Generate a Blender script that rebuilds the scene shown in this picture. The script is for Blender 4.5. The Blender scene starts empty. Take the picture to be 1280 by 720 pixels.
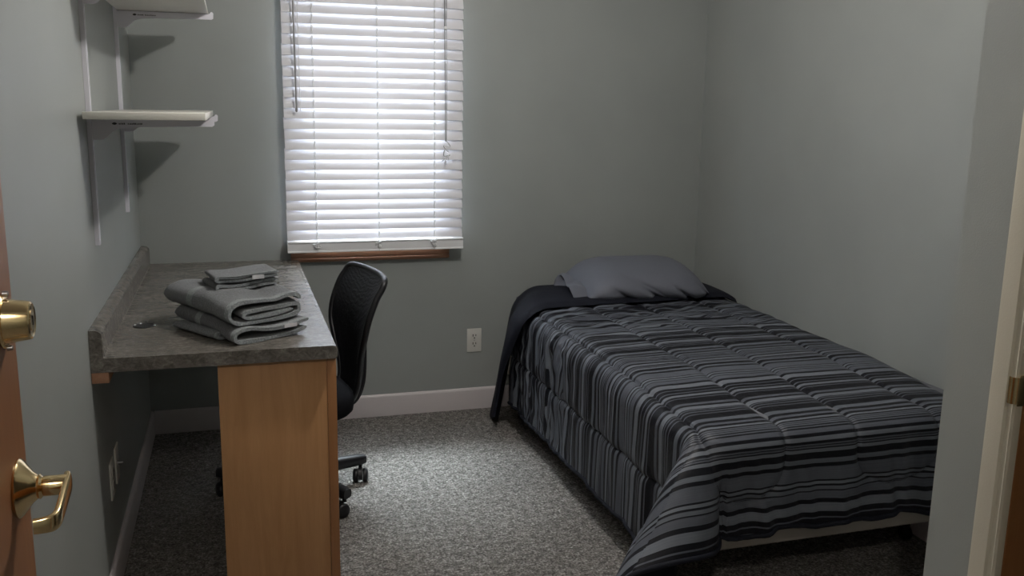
import bpy, bmesh, math, random
from mathutils import Vector, Matrix, noise
PI = math.pi
random.seed(7)
SC = bpy.context.scene
COL = SC.collection

# ------------------------------------------------------------------ materials
def lin(r, g, b):
    f = lambda c: (c/255)/12.92 if c/255 <= .04045 else ((c/255+.055)/1.055)**2.4
    return (f(r), f(g), f(b), 1)

class NT:
    def __init__(s, name):
        s.m = bpy.data.materials.new(name); s.m.use_nodes = True
        s.t = s.m.node_tree; s.b = s.t.nodes['Principled BSDF']
    def n(s, typ, **kw):
        nd = s.t.nodes.new(typ)
        for k, v in kw.items():
            if hasattr(nd, k): setattr(nd, k, v)
            else: nd.inputs[k.replace('_', ' ')].default_value = v
        return nd
    def l(s, a, b): s.t.links.new(a, b)
    def coord(s, scale=(1, 1, 1), kind='Object'):
        tc = s.n('ShaderNodeTexCoord'); mp = s.n('ShaderNodeMapping')
        mp.inputs['Scale'].default_value = scale
        s.l(tc.outputs[kind], mp.inputs['Vector']); return mp.outputs['Vector']
    def noise(s, vec, scale, detail=4, rough=.55, dist=0):
        nd = s.n('ShaderNodeTexNoise', Scale=scale, Detail=detail, Roughness=rough, Distortion=dist)
        s.l(vec, nd.inputs['Vector']); return nd.outputs['Fac']
    def ramp(s, fac, stops, interp='LINEAR'):
        r = s.n('ShaderNodeValToRGB'); cr = r.color_ramp; cr.interpolation = interp
        cr.elements.remove(cr.elements[1])
        cr.elements[0].position = stops[0][0]; cr.elements[0].color = stops[0][1]
        for p, c in stops[1:]: cr.elements.new(p).color = c
        s.l(fac, r.inputs['Fac']); return r.outputs['Color']
    def math(s, op, a, b=None):
        nd = s.n('ShaderNodeMath'); nd.operation = op
        for i, x in enumerate((a, b)):
            if x is None: continue
            if isinstance(x, (int, float)): nd.inputs[i].default_value = x
            else: s.l(x, nd.inputs[i])
        return nd.outputs[0]
    def mix(s, f, a, b, mode='MIX'):
        nd = s.n('ShaderNodeMix'); nd.data_type = 'RGBA'; nd.blend_type = mode
        for sock, x in ((nd.inputs[0], f), (nd.inputs[6], a), (nd.inputs[7], b)):
            if isinstance(x, (int, float, tuple)): sock.default_value = x
            else: s.l(x, sock)
        return nd.outputs[2]
    def bump(s, h, strength=.2, dist=.002):
        nd = s.n('ShaderNodeBump', Strength=strength, Distance=dist)
        s.l(h, nd.inputs['Height']); s.l(nd.outputs['Normal'], s.b.inputs['Normal'])
    def set(s, **kw):
        for k, v in kw.items():
            k = k.replace('_', ' ')
            if isinstance(v, (int, float, tuple)): s.b.inputs[k].default_value = v
            else: s.l(v, s.b.inputs[k])
        return s

M = {}
def plain(name, col, rough=.5, metal=0, **kw):
    t = NT(name); t.set(Base_Color=col, Roughness=rough, Metallic=metal, **kw); M[name] = t.m; return t

def paint(name, col, rough=.45, spec=.5):
    t = NT(name); v = t.coord()
    big = t.noise(v, 2.2, 3); fine = t.noise(v, 260, 3)
    c = t.ramp(big, [(.3, tuple(x*.95 for x in col[:3])+(1,)), (.7, tuple(x*1.04 for x in col[:3])+(1,))])
    t.set(Base_Color=c, Roughness=rough); t.b.inputs['Specular IOR Level'].default_value = spec
    t.bump(fine, .25, .0012); M[name] = t.m
paint('wall_paint', (.308, .328, .316, 1), .40)
paint('ceiling_paint', (.62, .62, .61, 1), .8)
paint('trim_paint', (.58, .54, .55, 1), .4)
paint('cream_paint', (.60, .565, .47, 1), .35)
plain('white_metal', (.74, .73, .80, 1), .35)
plain('plate_plastic', (.62, .61, .57, 1), .35)
plain('plate_dark', (.02, .02, .02, 1), .5)
plain('black_plastic', (.008, .008, .010, 1), .42)
plain('black_fabric', (.006, .006, .008, 1), .95, Specular_IOR_Level=.12)
plain('sheet_fabric', (.13, .135, .15, 1), .8)
plain('base_fabric', (.40, .37, .33, 1), .85)
plain('steel', (.35, .35, .36, 1), .35, 1)
plain('chrome', (.9, .9, .9, 1), .12, 1)
plain('dark_metal', (.02, .02, .02, 1), .4, .8)
plain('cord_white', (.75, .75, .75, 1), .6)
plain('cord_grey', (.30, .30, .31, 1), .6)
plain('clear_plastic', (.9, .9, .92, 1), .08, Transmission_Weight=.75, IOR=1.45)
plain('label_white', (.62, .62, .64, 1), .7)
plain('vinyl', (.75, .75, .76, 1), .5)
plain('logo_ink', (.03, .03, .04, 1), .6)

# blind slats: thin translucent faux wood
def slat_mat():
    t = NT('slat'); t.set(Base_Color=(.76, .755, .79, 1), Roughness=.38)
    tr = t.n('ShaderNodeBsdfTranslucent'); tr.inputs['Color'].default_value = (.85, .84, .90, 1)
    mx = t.n('ShaderNodeMixShader'); mx.inputs[0].default_value = .07
    out = [n for n in t.t.nodes if n.type == 'OUTPUT_MATERIAL'][0]
    t.l(t.b.outputs[0], mx.inputs[1]); t.l(tr.outputs[0], mx.inputs[2]); t.l(mx.outputs[0], out.inputs['Surface'])
    M['slat'] = t.m
slat_mat()

def glass_mat():
    t = NT('glass'); out = [n for n in t.t.nodes if n.type == 'OUTPUT_MATERIAL'][0]
    g = t.n('ShaderNodeBsdfGlossy'); g.inputs['Roughness'].default_value = .02
    tr = t.n('ShaderNodeBsdfTransparent'); tr.inputs['Color'].default_value = (.95, .97, .96, 1)
    mx = t.n('ShaderNodeMixShader'); mx.inputs[0].default_value = .07
    t.l(tr.outputs[0], mx.inputs[1]); t.l(g.outputs[0], mx.inputs[2]); t.l(mx.outputs[0], out.inputs['Surface'])
    M['glass'] = t.m
glass_mat()

def brass():
    t = NT('brass'); v = t.coord(); f = t.noise(v, 90, 2)
    t.set(Base_Color=(.78, .60, .33, 1), Metallic=1.0, Roughness=t.math('MULTIPLY_ADD', f, .12)); M['brass'] = t.m
    t.b.inputs['Roughness'].default_value = .16
    for l in list(t.t.links):
        if l.to_socket == t.b.inputs['Roughness']: t.t.links.remove(l)
brass()

def wood(name, c1, c2, axis='z', rough=.38, fig=1.0):
    t = NT(name)
    sc = {'z': (14, 14, 1.1), 'x': (1.1, 14, 14), 'y': (14, 1.1, 14)}[axis]
    v = t.coord(sc); a = t.noise(v, 2.2*fig, 5, .6, .8)
    v2 = t.coord(tuple(x*6 for x in sc)); b = t.noise(v2, 3, 3)
    bl = t.noise(t.coord((1, 1, 1)), 5, 3)
    c = t.ramp(a, [(.3, c1), (.72, c2)])
    c = t.mix(t.math('MULTIPLY', b, .30), c, tuple(x*.62 for x in c1[:3])+(1,))
    c = t.mix(t.math('MULTIPLY', bl, .30), c, tuple(x*.75 for x in c1[:3])+(1,))
    t.set(Base_Color=c, Roughness=rough); t.bump(b, .08, .001); M[name] = t.m
wood('maple', (.46, .235, .100, 1), (.60, .33, .155, 1), 'z')
wood('maple_strip', (.34, .155, .062, 1), (.42, .20, .085, 1), 'z', .3)
wood('door_wood', (.30, .135, .062, 1), (.40, .19, .095, 1), 'z', .32)
wood('jamb_wood', (.36, .155, .055, 1), (.44, .20, .08, 1), 'z', .35)
wood('sill_wood', (.34, .17, .10, 1), (.48, .26, .16, 1), 'x', .35)
wood('cleat_wood', (.34, .17, .10, 1), (.44, .25, .15, 1), 'y', .7)

def carpet():
    t = NT('carpet'); v = t.coord()
    n1 = t.noise(v, 120, 3, .75); n2 = t.noise(v, 40, 4, .7); n3 = t.noise(v, 3, 2)
    vo = t.n('ShaderNodeTexVoronoi', Scale=150.0); t.l(v, vo.inputs['Vector'])
    c = t.ramp(n1, [(.34, (.085, .078, .072, 1)), (.46, (.19, .180, .168, 1)), (.55, (.285, .272, .254, 1)), (.66, (.50, .485, .46, 1))])
    c2 = t.ramp(n2, [(.38, (.55, .55, .55, 1)), (.62, (1.25, 1.25, 1.25, 1))])
    c = t.mix(1.0, c, c2, 'MULTIPLY')
    c3 = t.ramp(n3, [(.3, (.9, .9, .9, 1)), (.7, (1.05, 1.05, 1.05, 1))])
    c = t.mix(1.0, c, c3, 'MULTIPLY')
    t.set(Base_Color=c, Roughness=.95); t.b.inputs['Specular IOR Level'].default_value = .15
    t.bump(t.math('ADD', n1, vo.outputs['Distance']), .9, .006); M['carpet'] = t.m
carpet()

def laminate():
    t = NT('laminate'); v = t.coord((1, 1, 1)); w = t.coord((1.0, 2.6, 1.5))
    a = t.noise(w, 34, 8, .72, .9); b = t.noise(v, 150, 4, .7); c_ = t.noise(w, 7, 4, .6, .5)
    c = t.ramp(a, [(.32, (.076, .066, .058, 1)), (.46, (.125, .113, .100, 1)), (.58, (.185, .171, .152, 1)), (.72, (.31, .29, .262, 1))])
    d = t.ramp(b, [(.3, (.7, .7, .7, 1)), (.7, (1.2, 1.2, 1.2, 1))])
    c = t.mix(.8, c, d, 'MULTIPLY')
    e = t.ramp(c_, [(.35, (.82, .82, .82, 1)), (.65, (1.12, 1.12, 1.12, 1))])
    c = t.mix(1.0, c, e, 'MULTIPLY')
    t.set(Base_Color=c, Roughness=.27); t.bump(b, .10, .0005); M['laminate'] = t.m
laminate()

def towel(name, col):
    t = NT(name); v = t.coord(); a = t.noise(v, 210, 3, .8); b = t.noise(v, 30, 3)
    c = t.ramp(a, [(.3, tuple(x*.45 for x in col)+(1,)), (.7, tuple(x*1.5 for x in col)+(1,))])
    t.set(Base_Color=c, Roughness=.95); t.b.inputs['Specular IOR Level'].default_value = .1
    t.b.inputs['Sheen Weight'].default_value = .35
    t.bump(a, 1.0, .006); M[name] = t.m
towel('terry', (.165, .176, .188))
towel('terry_dark', (.105, .108, .120))
towel('terry_hem', (.27, .295, .31))

def mesh_fabric():
    t = NT('mesh_fabric'); v = t.coord((1, 1, 1)); w = t.n('ShaderNodeTexWave', Scale=45.0, Distortion=6.0); t.l(v, w.inputs['Vector'])
    c = t.ramp(w.outputs['Fac'], [(.3, (.004, .004, .006, 1)), (.8, (.008, .008, .012, 1))])
    t.set(Base_Color=c, Roughness=.6); t.bump(w.outputs['Fac'], .3, .002); M['mesh_fabric'] = t.m
mesh_fabric()

def cotton(name, col, rough=.75, sheen=.2):
    t = NT(name); v = t.coord(); a = t.noise(v, 350, 2); b = t.noise(v, 6, 4, .6, .6)
    t.set(Base_Color=col, Roughness=rough); t.b.inputs['Sheen Weight'].default_value = sheen
    t.bump(t.math('ADD', t.math('MULTIPLY', a, .06), b), .35, .012); M[name] = t.m
cotton('pillow_cotton', (.118, .126, .154, 1), .7, .05)
cotton('navy_reverse', (.0075, .0085, .015, 1), .7, 0)
M['navy_reverse'].node_tree.nodes['Principled BSDF'].inputs['Specular IOR Level'].default_value = .22

# comforter stripes, measured in millimetres up from the foot hem: (end, dark?)
ST = [(16,1),(21,0),(37,1),(65,0),(78,1),(101,0),(105,1),(116,0),(122,1),(131,0),(136,1),(175,0),(186,1),(199,0),(219,1),(229,0),
      (232,1),(237,0),(240,1),(245,0),(253,1),(268,0),(280,1),(297,0),(303,1),(308,0),(314,1),(319,0),(322,1),(328,0),(330,1),(336,0),
      (342,1),(352,0),(364,1),(380,0),(396,1),(418,0),(452,1),(457,0),(468,1),(474,0),(482,1),(487,0),(492,1),(512,0),(524,1),(538,0),
      (572,1),(577,0),(586,1),(600,0),(612,1),(618,0)]
PER = 618.0
def comforter_mat():
    t = NT('striped_satin')
    uv = t.n('ShaderNodeUVMap'); sx = t.n('ShaderNodeSeparateXYZ'); t.l(uv.outputs['UV'], sx.inputs[0])
    v = t.math('MULTIPLY', sx.outputs['Y'], 1000/PER); f = t.math('FRACT', v)
    dark = (.0055, .0058, .0095, 1)
    greys = [(.105, .117, .138, 1), (.138, .152, .176, 1), (.086, .094, .114, 1)]
    stops = []; p = 0
    for i, (e, d) in enumerate(ST):
        stops.append((p/PER, dark if d else greys[(i//2) % 3 if e - p > 8 else 2])); p = e
    half = len(stops)//2
    s1, s2 = stops[:half], stops[half:]; cut = s2[0][0]
    def rr(ss, lo, hi):
        g = t.math('DIVIDE', t.math('SUBTRACT', f, lo), hi-lo)
        return t.ramp(g, [((q-lo)/(hi-lo), c) for q, c in ss], 'CONSTANT')
    c = t.mix(t.math('GREATER_THAN', f, cut), rr(s1, 0, cut), rr(s2, cut, 1))
    # faint thread lines running along the stripes
    cb = t.n('ShaderNodeCombineXYZ'); t.l(t.math('MULTIPLY', sx.outputs['X'], 1.5), cb.inputs[0]); t.l(t.math('MULTIPLY', sx.outputs['Y'], 420), cb.inputs[1])
    n = t.noise(cb.outputs[0], 1.0, 2)
    c = t.mix(.55, c, t.ramp(n, [(.35, (.78, .78, .80, 1)), (.65, (1.15, 1.15, 1.15, 1))]), 'MULTIPLY')
    t.set(Base_Color=c, Roughness=.50); t.b.inputs['Specular IOR Level'].default_value = .22
    vv = t.coord(); w = t.noise(vv, 14, 4, .6, 1.2)
    t.bump(w, .30, .008)
    M['striped_satin'] = t.m
comforter_mat()

# ------------------------------------------------------------------ object helpers
def link(name, bm, mat, parent=None, smooth=None, recalc=True):
    if recalc: bmesh.ops.recalc_face_normals(bm, faces=bm.faces)
    me = bpy.data.meshes.new(name); bm.to_mesh(me); bm.free()
    for m in (mat if isinstance(mat, (list, tuple)) else [mat]): me.materials.append(M[m])
    if smooth is not None:
        for p in me.polygons: p.use_smooth = True
        if smooth < 179:
            me.set_sharp_from_angle(angle=math.radians(smooth))
    o = bpy.data.objects.new(name, me); COL.objects.link(o)
    if parent is not None: o.parent = parent
    return o
def tag(o, label=None, cat=None, group=None, kind=None):
    if label: o['label'] = label
    if cat: o['category'] = cat
    if group: o['group'] = group
    if kind: o['kind'] = kind
    return o
def empty(name, loc=(0, 0, 0), rz=0):
    o = bpy.data.objects.new(name, None); COL.objects.link(o); o.location = loc; o.rotation_euler = (0, 0, rz); o.empty_display_size = .05
    return o
def box(bm, lo, hi, bev=0, seg=2):
    g = bmesh.ops.create_cube(bm, size=1)['verts']
    for v in g:
        v.co = Vector([lo[i] + (v.co[i]+.5)*(hi[i]-lo[i]) for i in range(3)])
    if bev:
        es = list({e for v in g for e in v.link_edges})
        bmesh.ops.bevel(bm, geom=es, offset=bev, segments=seg, affect='EDGES', clamp_overlap=True, profile=.5)
    return bm
def nb(): return bmesh.new()
def bx(name, lo, hi, mat, parent=None, bev=0, seg=2, smooth=None):
    return link(name, box(nb(), lo, hi, bev, seg), mat, parent, (35 if bev else smooth))
def struct(name, bm, mat, smooth=None):
    o = link(name, bm, mat, None, smooth); o['kind'] = 'structure'; return o
def ring_loft(bm, rings, cap0=True, cap1=True, closed=True):
    R = [[bm.verts.new(p) for p in r] for r in rings]
    n = len(R[0])
    for a, b in zip(R, R[1:]):
        for i in range(n if closed else n-1):
            j = (i+1) % n
            try: bm.faces.new((a[i], a[j], b[j], b[i]))
            except ValueError: pass
    if cap0: bm.faces.new(list(reversed(R[0])))
    if cap1: bm.faces.new(R[-1])
    return R
def frame_of(d):
    d = Vector(d).normalized(); u = Vector((0, 0, 1)) if abs(d.z) < .9 else Vector((1, 0, 0))
    a = d.cross(u).normalized(); return a, d.cross(a).normalized()
def lathe(bm, p, d, prof, n=28):
    """prof: list of (distance along d, radius)"""
    a, b = frame_of(d); d = Vector(d).normalized(); p = Vector(p)
    rings = [[p + d*h + (a*math.cos(2*PI*i/n) + b*math.sin(2*PI*i/n))*max(r, 1e-4) for i in range(n)] for h, r in prof]
    ring_loft(bm, rings); return bm
def cyl(bm, p, q, r, n=16, r2=None):
    p, q = Vector(p), Vector(q); return lathe(bm, p, q-p, [(0, r), ((q-p).length, r if r2 is None else r2)], n)
def tube(bm, pts, r, n=8, rf=None):
    pts = [Vector(p) for p in pts]; rings = []; prev = None
    for i, p in enumerate(pts):
        d = (pts[min(i+1, len(pts)-1)] - pts[max(i-1, 0)]).normalized()
        if prev is None: a, b = frame_of(d)
        else:
            a = (prev - d*prev.dot(d)).normalized(); b = d.cross(a)
        prev = a; rr = r if rf is None else rf(i/(len(pts)-1))
        rings.append([p + (a*math.cos(2*PI*k/n) + b*math.sin(2*PI*k/n))*rr for k in range(n)])
    ring_loft(bm, rings); return bm
def prism(bm, poly, axis, lo, hi):
    """extrude a 2-D polygon along an axis; poly coords are the other two axes in order"""
    def P(c, h):
        if axis == 'x': return (h, c[0], c[1])
        if axis == 'y': return (c[0], h, c[1])
        return (c[0], c[1], h)
    ring_loft(bm, [[P(c, lo) for c in poly], [P(c, hi) for c in poly]]); return bm
def smoothstep(a, b, x):
    t = max(0, min(1, (x-a)/(b-a))); return t*t*(3-2*t)
def catmull(pts, n=8):
    pts = [Vector(p) for p in pts]; out = []
    for i in range(len(pts)-1):
        p0, p1, p2, p3 = pts[max(i-1, 0)], pts[i], pts[i+1], pts[min(i+2, len(pts)-1)]
        for k in range(n):
            t = k/n
            out.append(.5*((2*p1)+(p2-p0)*t+(2*p0-5*p1+4*p2-p3)*t*t+(3*p1-p0-3*p2+p3)*t**3))
    out.append(pts[-1]); return out

# ------------------------------------------------------------------ room shell  (left wall x=0, window wall y=0, right wall x=W)
W, H, YF = 2.598, 2.44, -3.70          # YF: wall with the entry door
YH = -5.3                              # end of the hall behind the camera
XC, YC = 1.70, -2.695                  # closet wall facing -x, its far corner
OX0, OX1, OZ0, OZ1 = .655, 1.295, .815, 2.02   # window opening
struct('floor', box(nb(), (-.15, YH-.1, -.08), (W+.15, .15, 0)), 'carpet')
struct('ceiling', box(nb(), (-.15, YH-.1, H), (W+.15, .15, H+.08)), 'ceiling_paint')
struct('wall_left', box(nb(), (-.12, YH, 0), (0, .12, H)), 'wall_paint')
struct('wall_right', box(nb(), (W, YH, 0), (W+.12, .12, H)), 'wall_paint')
b = nb()
box(b, (0, 0, 0), (OX0, .14, H)); box(b, (OX1, 0, 0), (W, .14, H)); box(b, (OX0, 0, 0), (OX1, .14, OZ0)); box(b, (OX0, 0, OZ1), (OX1, .14, H))
struct('wall_back', b, 'wall_paint')
DX0, DX1 = .055, .955                   # entry door opening
b = nb()
box(b, (0, YF-.12, 0), (DX0, YF, H)); box(b, (DX1, YF-.12, 0), (W, YF, H)); box(b, (DX0, YF-.12, 2.06), (DX1, YF, H))
struct('wall_front', b, 'wall_paint')
struct('wall_hall', box(nb(), (-.12, YH-.12, 0), (W+.12, YH, H)), 'wall_paint')
# closet / bath block: face x=XC, doorway from y=-2.86 toward the camera
CY0, CY1 = -2.8662, -3.60
b = nb()
box(b, (XC, YC-.12, 0), (W, YC, H))                         # its far side, facing the bed
box(b, (XC, CY0, 0), (XC+.115, YC-.12, H))
box(b, (XC, YF, 0), (XC+.115, CY1, H)); box(b, (XC, CY1, 2.05), (XC+.115, CY0, H))
struct('wall_closet', b, 'wall_paint')
# wood lined closet doorway (jamb) and cream casing
JD = .019
b = nb()
box(b, (XC-.002, CY0-JD, 0), (XC+.117, CY0-.0005, 2.05)); box(b, (XC-.002, CY1+.0005, 0), (XC+.117, CY1+JD, 2.05)); box(b, (XC-.002, CY1+JD, 2.031), (XC+.117, CY0-JD, 2.0495))
box(b, (XC+.055, CY0-JD-.011, 0), (XC+.09, CY0-JD, 2.03), .002)     # door stop
dj = struct('door_2', b, 'jamb_wood', 35)
def casing_poly(w=.060, t=.017):
    return [(0, 0), (0, t), (.006, t+.001), (w*.60, t), (w*.66, t-.004), (w*.80, t-.0045), (w*.88, t-.001), (w*.96, t-.003), (w, t-.009), (w, 0)]
b = nb()
pp = [(XC - .0005 - t, YC-.128-u) for u, t in casing_poly()]
prism(b, pp, 'z', 0, 2.10)
prism(b, [(XC - .0005 - t, CY1-.007+u-.0) for u, t in [(.066-a, c) for a, c in casing_poly()]][::-1], 'z', 0, 2.10) if False else None
box(b, (XC-.017, CY1-.06, 0), (XC-.0005, CY1+.006, 2.10), .003); box(b, (XC-.0165, CY1+.0065, 2.036), (XC-.0005, CY0-.0075, 2.10), .003)
struct('trim_1', b, 'cream_paint', 35)
# brass strike plate wrapping the edge of that jamb
sz = .951
sp = empty('strike_plate', (XC+.0, CY0-JD, sz)); sp.parent = dj
b = nb(); box(b, (-.018, -.002, -.028), (.034, .0, .028), .0008); lp = link('plate', b, 'brass', sp, 35)
b = nb()
an = [i*PI/10 for i in range(0, 8)]
poly = [(-.018-.0085*math.sin(a), .0085-.0085*math.cos(a)) for a in an] + [(-.018-.0105*math.sin(a), .0085-.0105*math.cos(a)) for a in an[::-1]]
prism(b, poly, 'z', -.024, .024); link('lip', b, 'brass', sp, 35)
b = nb(); box(b, (-.002, -.0026, -.013), (.018, -.0019, .013)); link('latch_hole', b, 'dark_metal', sp)

# entry doorway jamb lining
b = nb()
box(b, (DX1-.019, YF-.121, 0), (DX1-.0005, YF+.001, 2.04)); box(b, (DX0+.0005, YF-.121, 0), (DX0+.019, YF+.001, 2.04)); box(b, (DX0+.019, YF-.121, 2.02), (DX1-.019, YF+.001, 2.0395))
struct('trim_2', b, 'jamb_wood')

# baseboards (with a small base shoe)
def bb_poly(): return [(0, 0), (.013, 0), (.013, .090), (.010, .099), (.005, .1036), (0, .1036)]
def baseboard(name, p, q, nrm, mat='trim_paint'):
    b = nb(); p, q, nrm = Vector(p), Vector(q), Vector(nrm)
    ring_loft(b, [[p + nrm*(u+.0004) + Vector((0, 0, z+.0004)) for u, z in bb_poly()], [q + nrm*(u+.0004) + Vector((0, 0, z+.0004)) for u, z in bb_poly()]])
    struct(name, b, mat, 35)
baseboard('baseboard_back', (0.0135, 0, 0), (W-.0135, 0, 0), (0, -1, 0))
baseboard('baseboard_left', (0, 0, 0), (0, -3.55, 0), (1, 0, 0))
baseboard('baseboard_right', (W, 0, 0), (W, YC+.014, 0), (-1, 0, 0))
baseboard('baseboard_closet', (XC, YC, 0), (W-.0, YC, 0), (0, 1, 0))

# ------------------------------------------------------------------ window
b = nb()   # white vinyl sash frame in the opening
y0, y1 = .075, .115
for lo, hi in (((OX0, y0, OZ0), (OX0+.04, y1, OZ1)), ((OX1-.04, y0, OZ0), (OX1, y1, OZ1)), ((OX0+.04, y0, OZ0), (OX1-.04, y1, OZ0+.045)), ((OX0+.04, y0, OZ1-.04), (OX1-.04, y1, OZ1)), ((OX0+.04, y0, 1.40), (OX1-.04, y1, 1.44))):
    box(b, lo, hi, .003)
win = struct('window_1', b, 'vinyl', 35)
b = nb(); box(b, (OX0+.04, .093, OZ0+.045), (OX1-.04, .097, 1.40)); box(b, (OX0+.04, .093, 1.44), (OX1-.04, .097, OZ1-.04)); link('window_pane', b, 'glass', win)
b = nb()   # stained wood lining and casing
box(b, (OX0+.0005, -.0005, OZ0+.0005), (OX0+.012, .075, OZ1-.0005)); box(b, (OX1-.012, -.0005, OZ0+.0005), (OX1-.0005, .075, OZ1-.0005)); box(b, (OX0+.012, -.0005, OZ1-.012), (OX1-.012, .075, OZ1-.0005)); box(b, (OX0+.012, -.0005, OZ0+.0005), (OX1-.012, .075, OZ0+.012))
CX0, CX1, CZ0 = .612, 1.325, .742
box(b, (CX0, -.014, CZ0+.03), (OX0+.004, -.0006, OZ1+.045), .003); box(b, (OX1-.004, -.014, CZ0+.03), (CX1, -.0006, OZ1+.045), .003)
box(b, (OX0+.004, -.014, OZ1-.004), (OX1-.004, -.0006, OZ1+.045), .003)
box(b, (CX0, -.017, CZ0+.017), (CX1, -.0006, OZ0+.004), .003)
box(b, (CX0, -.022, CZ0), (CX1, -.0006, CZ0+.0165), .005, 3)
struct('trim_3', b, 'sill_wood', 35)

# ------------------------------------------------------------------ window blind
BX0, BX1, BY = .598, 1.374, -.056
blind = empty('window_blind', ((BX0+BX1)/2, BY, 2.06))
tag(blind, 'closed white horizontal slat blind covering the window', 'blind')
bcx = (BX0+BX1)/2
def L(p): return (p[0]-bcx, p[1]-BY, p[2]-2.06)
def lbox(name, lo, hi, mat, bev=0): return bx(name, L(lo), L(hi), mat, blind, bev)
lbox('headrail', (BX0, BY-.028, 2.045), (BX1, BY+.03, 2.095), 'vinyl', .003)
PITCH = .0434; tilt = math.radians(68)
z0 = .862
k = 0
slat_me = None
while z0 + k*PITCH < 2.03:
    zc = z0 + k*PITCH + .008
    jx = random.uniform(-.0018, .0018)
    if slat_me is None:
        b = nb(); n = 10; rings_t = []
        wd, th, crown = .0505, .0026, .0022
        top = [((i/n-.5)*wd, crown*(1-((i/n-.5)*2)**2)+th/2) for i in range(n+1)]
        bot = [((i/n-.5)*wd, crown*(1-((i/n-.5)*2)**2)-th/2) for i in range(n, -1, -1)]
        # local: across c (room edge down), normal m faces the room
        def W2(c, m):  # window-side edge up
            return (c*-math.cos(tilt) * -1, c*math.sin(tilt), m)
        poly = []
        for c, m in top+bot:
            y = c*math.cos(tilt) - m*math.sin(tilt); z = c*math.sin(tilt) + m*math.cos(tilt)
            poly.append((y, z))
        prism(b, poly, 'x', -(BX1-BX0)/2, (BX1-BX0)/2)
        o = link('slat', b, 'slat', blind, 40); slat_me = o.data
    else:
        o = bpy.data.objects.new('slat', slat_me); COL.objects.link(o); o.parent = blind
    o.location = (jx, 0, zc-2.06); o.rotation_euler = (random.uniform(-.010, .010), 0, random.uniform(-.0006, .0006)); k += 1
b = nb(); prism(b, [(-.0245, .835-2.06), (-.0225, .832-2.06), (-.0225, .802-2.06), (-.0255, .799-2.06), (-.0265, .795-2.06), (-.024, .793-2.06), (.024, .793-2.06), (.026, .797-2.06), (.024, .844-2.06), (-.022, .844-2.06), (-.0265, .841-2.06), (-.0265, .837-2.06)], 'x', -(BX1-BX0)/2-.001, (BX1-BX0)/2+.001)
link('bottom_rail', b, 'vinyl', blind, 25)
# ladder cords weaving before the slats
for cx in (.722, .993, 1.243):
    b = nb()
    for dx, off in ((-.0022, 0), (.0022, PITCH/2)):
        pts = []
        for i in range(int((2.04-.84)/(PITCH/4))):
            z = .842 + i*PITCH/4
            pts.append(L((cx+dx+.0012*math.sin(i*PI/2+off*60), BY-.0215-.0035*math.sin(2*PI*(z-z0)/PITCH), z)))
        tube(b, pts, .0009, 6)
    for q in range(k):   # rungs between the slats, seen as short bright ticks
        zc = z0 + q*PITCH + .006
        tube(b, [L((cx-.003, BY-.024, zc-.015)), L((cx+.003, BY-.0225, zc+.004)), L((cx+.001, BY-.010, zc+.017))], .0016, 6)
    link('ladder_cord', b, 'cord_white', blind, 60)
# tangled cord knots on the rail
for cx, sgn in ((.722, 1), (.993, -1), (1.243, 1)):
    b = nb(); rnd = random.Random(int(cx*1000))
    pts = [L((cx+rnd.uniform(-.020, .020), BY-.026-.006*rnd.random()-.002, .824+rnd.uniform(-.011, .017))) for _ in range(11)]
    tube(b, catmull([L((cx, BY-.026, .846))]+pts+[L((cx, BY-.028, .797))], 6), .0017, 6)
    lathe(b, L((cx, BY-.025, .815)), (0, -1, 0), [(0, .0085), (.004, .0085), (.006, .006), (.0065, .001)], 14)
    link('cord_knot', b, 'cord_white', blind, 60)
# tilt wand on the left
b = nb(); tube(b, [L((.645, BY-.034, 2.04)), L((.6475, BY-.035, 1.70)), L((.650, BY-.035, 1.412))], .0036, 8); lathe(b, L((.650, BY-.035, 1.414)), (0, 0, -1), [(0, .0036), (.003, .0050), (.014, .0054), (.020, .003)], 12)
link('tilt_wand', b, 'cord_grey', blind, 50)
b = nb(); tube(b, [L((.663, BY-.030, 2.04)), L((.6645, BY-.030, 1.7)), L((.666, BY-.030, 1.40))], .0014, 6); link('tilt_cord', b, 'cord_white', blind, 60)
# lift cords with joiner, then a tangled tail
b = nb()
tube(b, [L((1.283, BY-.032, 2.04)), L((1.286, BY-.033, 1.76))], .0026, 6); tube(b, [L((1.297, BY-.032, 2.04)), L((1.292, BY-.033, 1.76))], .0016, 6)
tube(b, [L((1.285, BY-.033, 1.76)), L((1.288, BY-.034, 1.5)), L((1.290, BY-.034, 1.275))], .0020, 6); tube(b, [L((1.293, BY-.033, 1.76)), L((1.2955, BY-.034, 1.5)), L((1.294, BY-.034, 1.275))], .0012, 6)
link('lift_cord', b, 'cord_grey', blind, 60)
b = nb(); lathe(b, L((1.2885, BY-.034, 1.768)), (0, 0, -1), [(0, .003), (.004, .007), (.012, .0075), (.016, .003)], 12); link('cord_joiner', b, 'vinyl', blind, 50)
for cx, w, seed in ((1.292, .020, 3), (1.292, .016, 5)):
    b = nb(); r = random.Random(seed); pts = []
    for i in range(10):
        a = i*PI*.62; pts.append(L((cx + w*math.sin(a)*(1 if i % 2 else .6), BY-.034-.004*r.random(), 1.272 - .0085*i + .010*math.cos(a*1.3))))
    tube(b, catmull(pts, 6), .0014, 6); link('cord_tangle', b, 'cord_grey' if seed == 3 else 'cord_white', blind, 60)
b = nb(); lathe(b, L((1.298, BY-.036, 1.215)), (0, 0, -1), [(0, .002), (.004, .004), (.018, .0062), (.022, .003)], 12); lathe(b, L((1.290, BY-.036, 1.193)), (0, 0, -1), [(0, .002), (.004, .004), (.016, .0058), (.020, .003)], 12)
link('tassel', b, 'clear_plastic', blind, 50)

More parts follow.
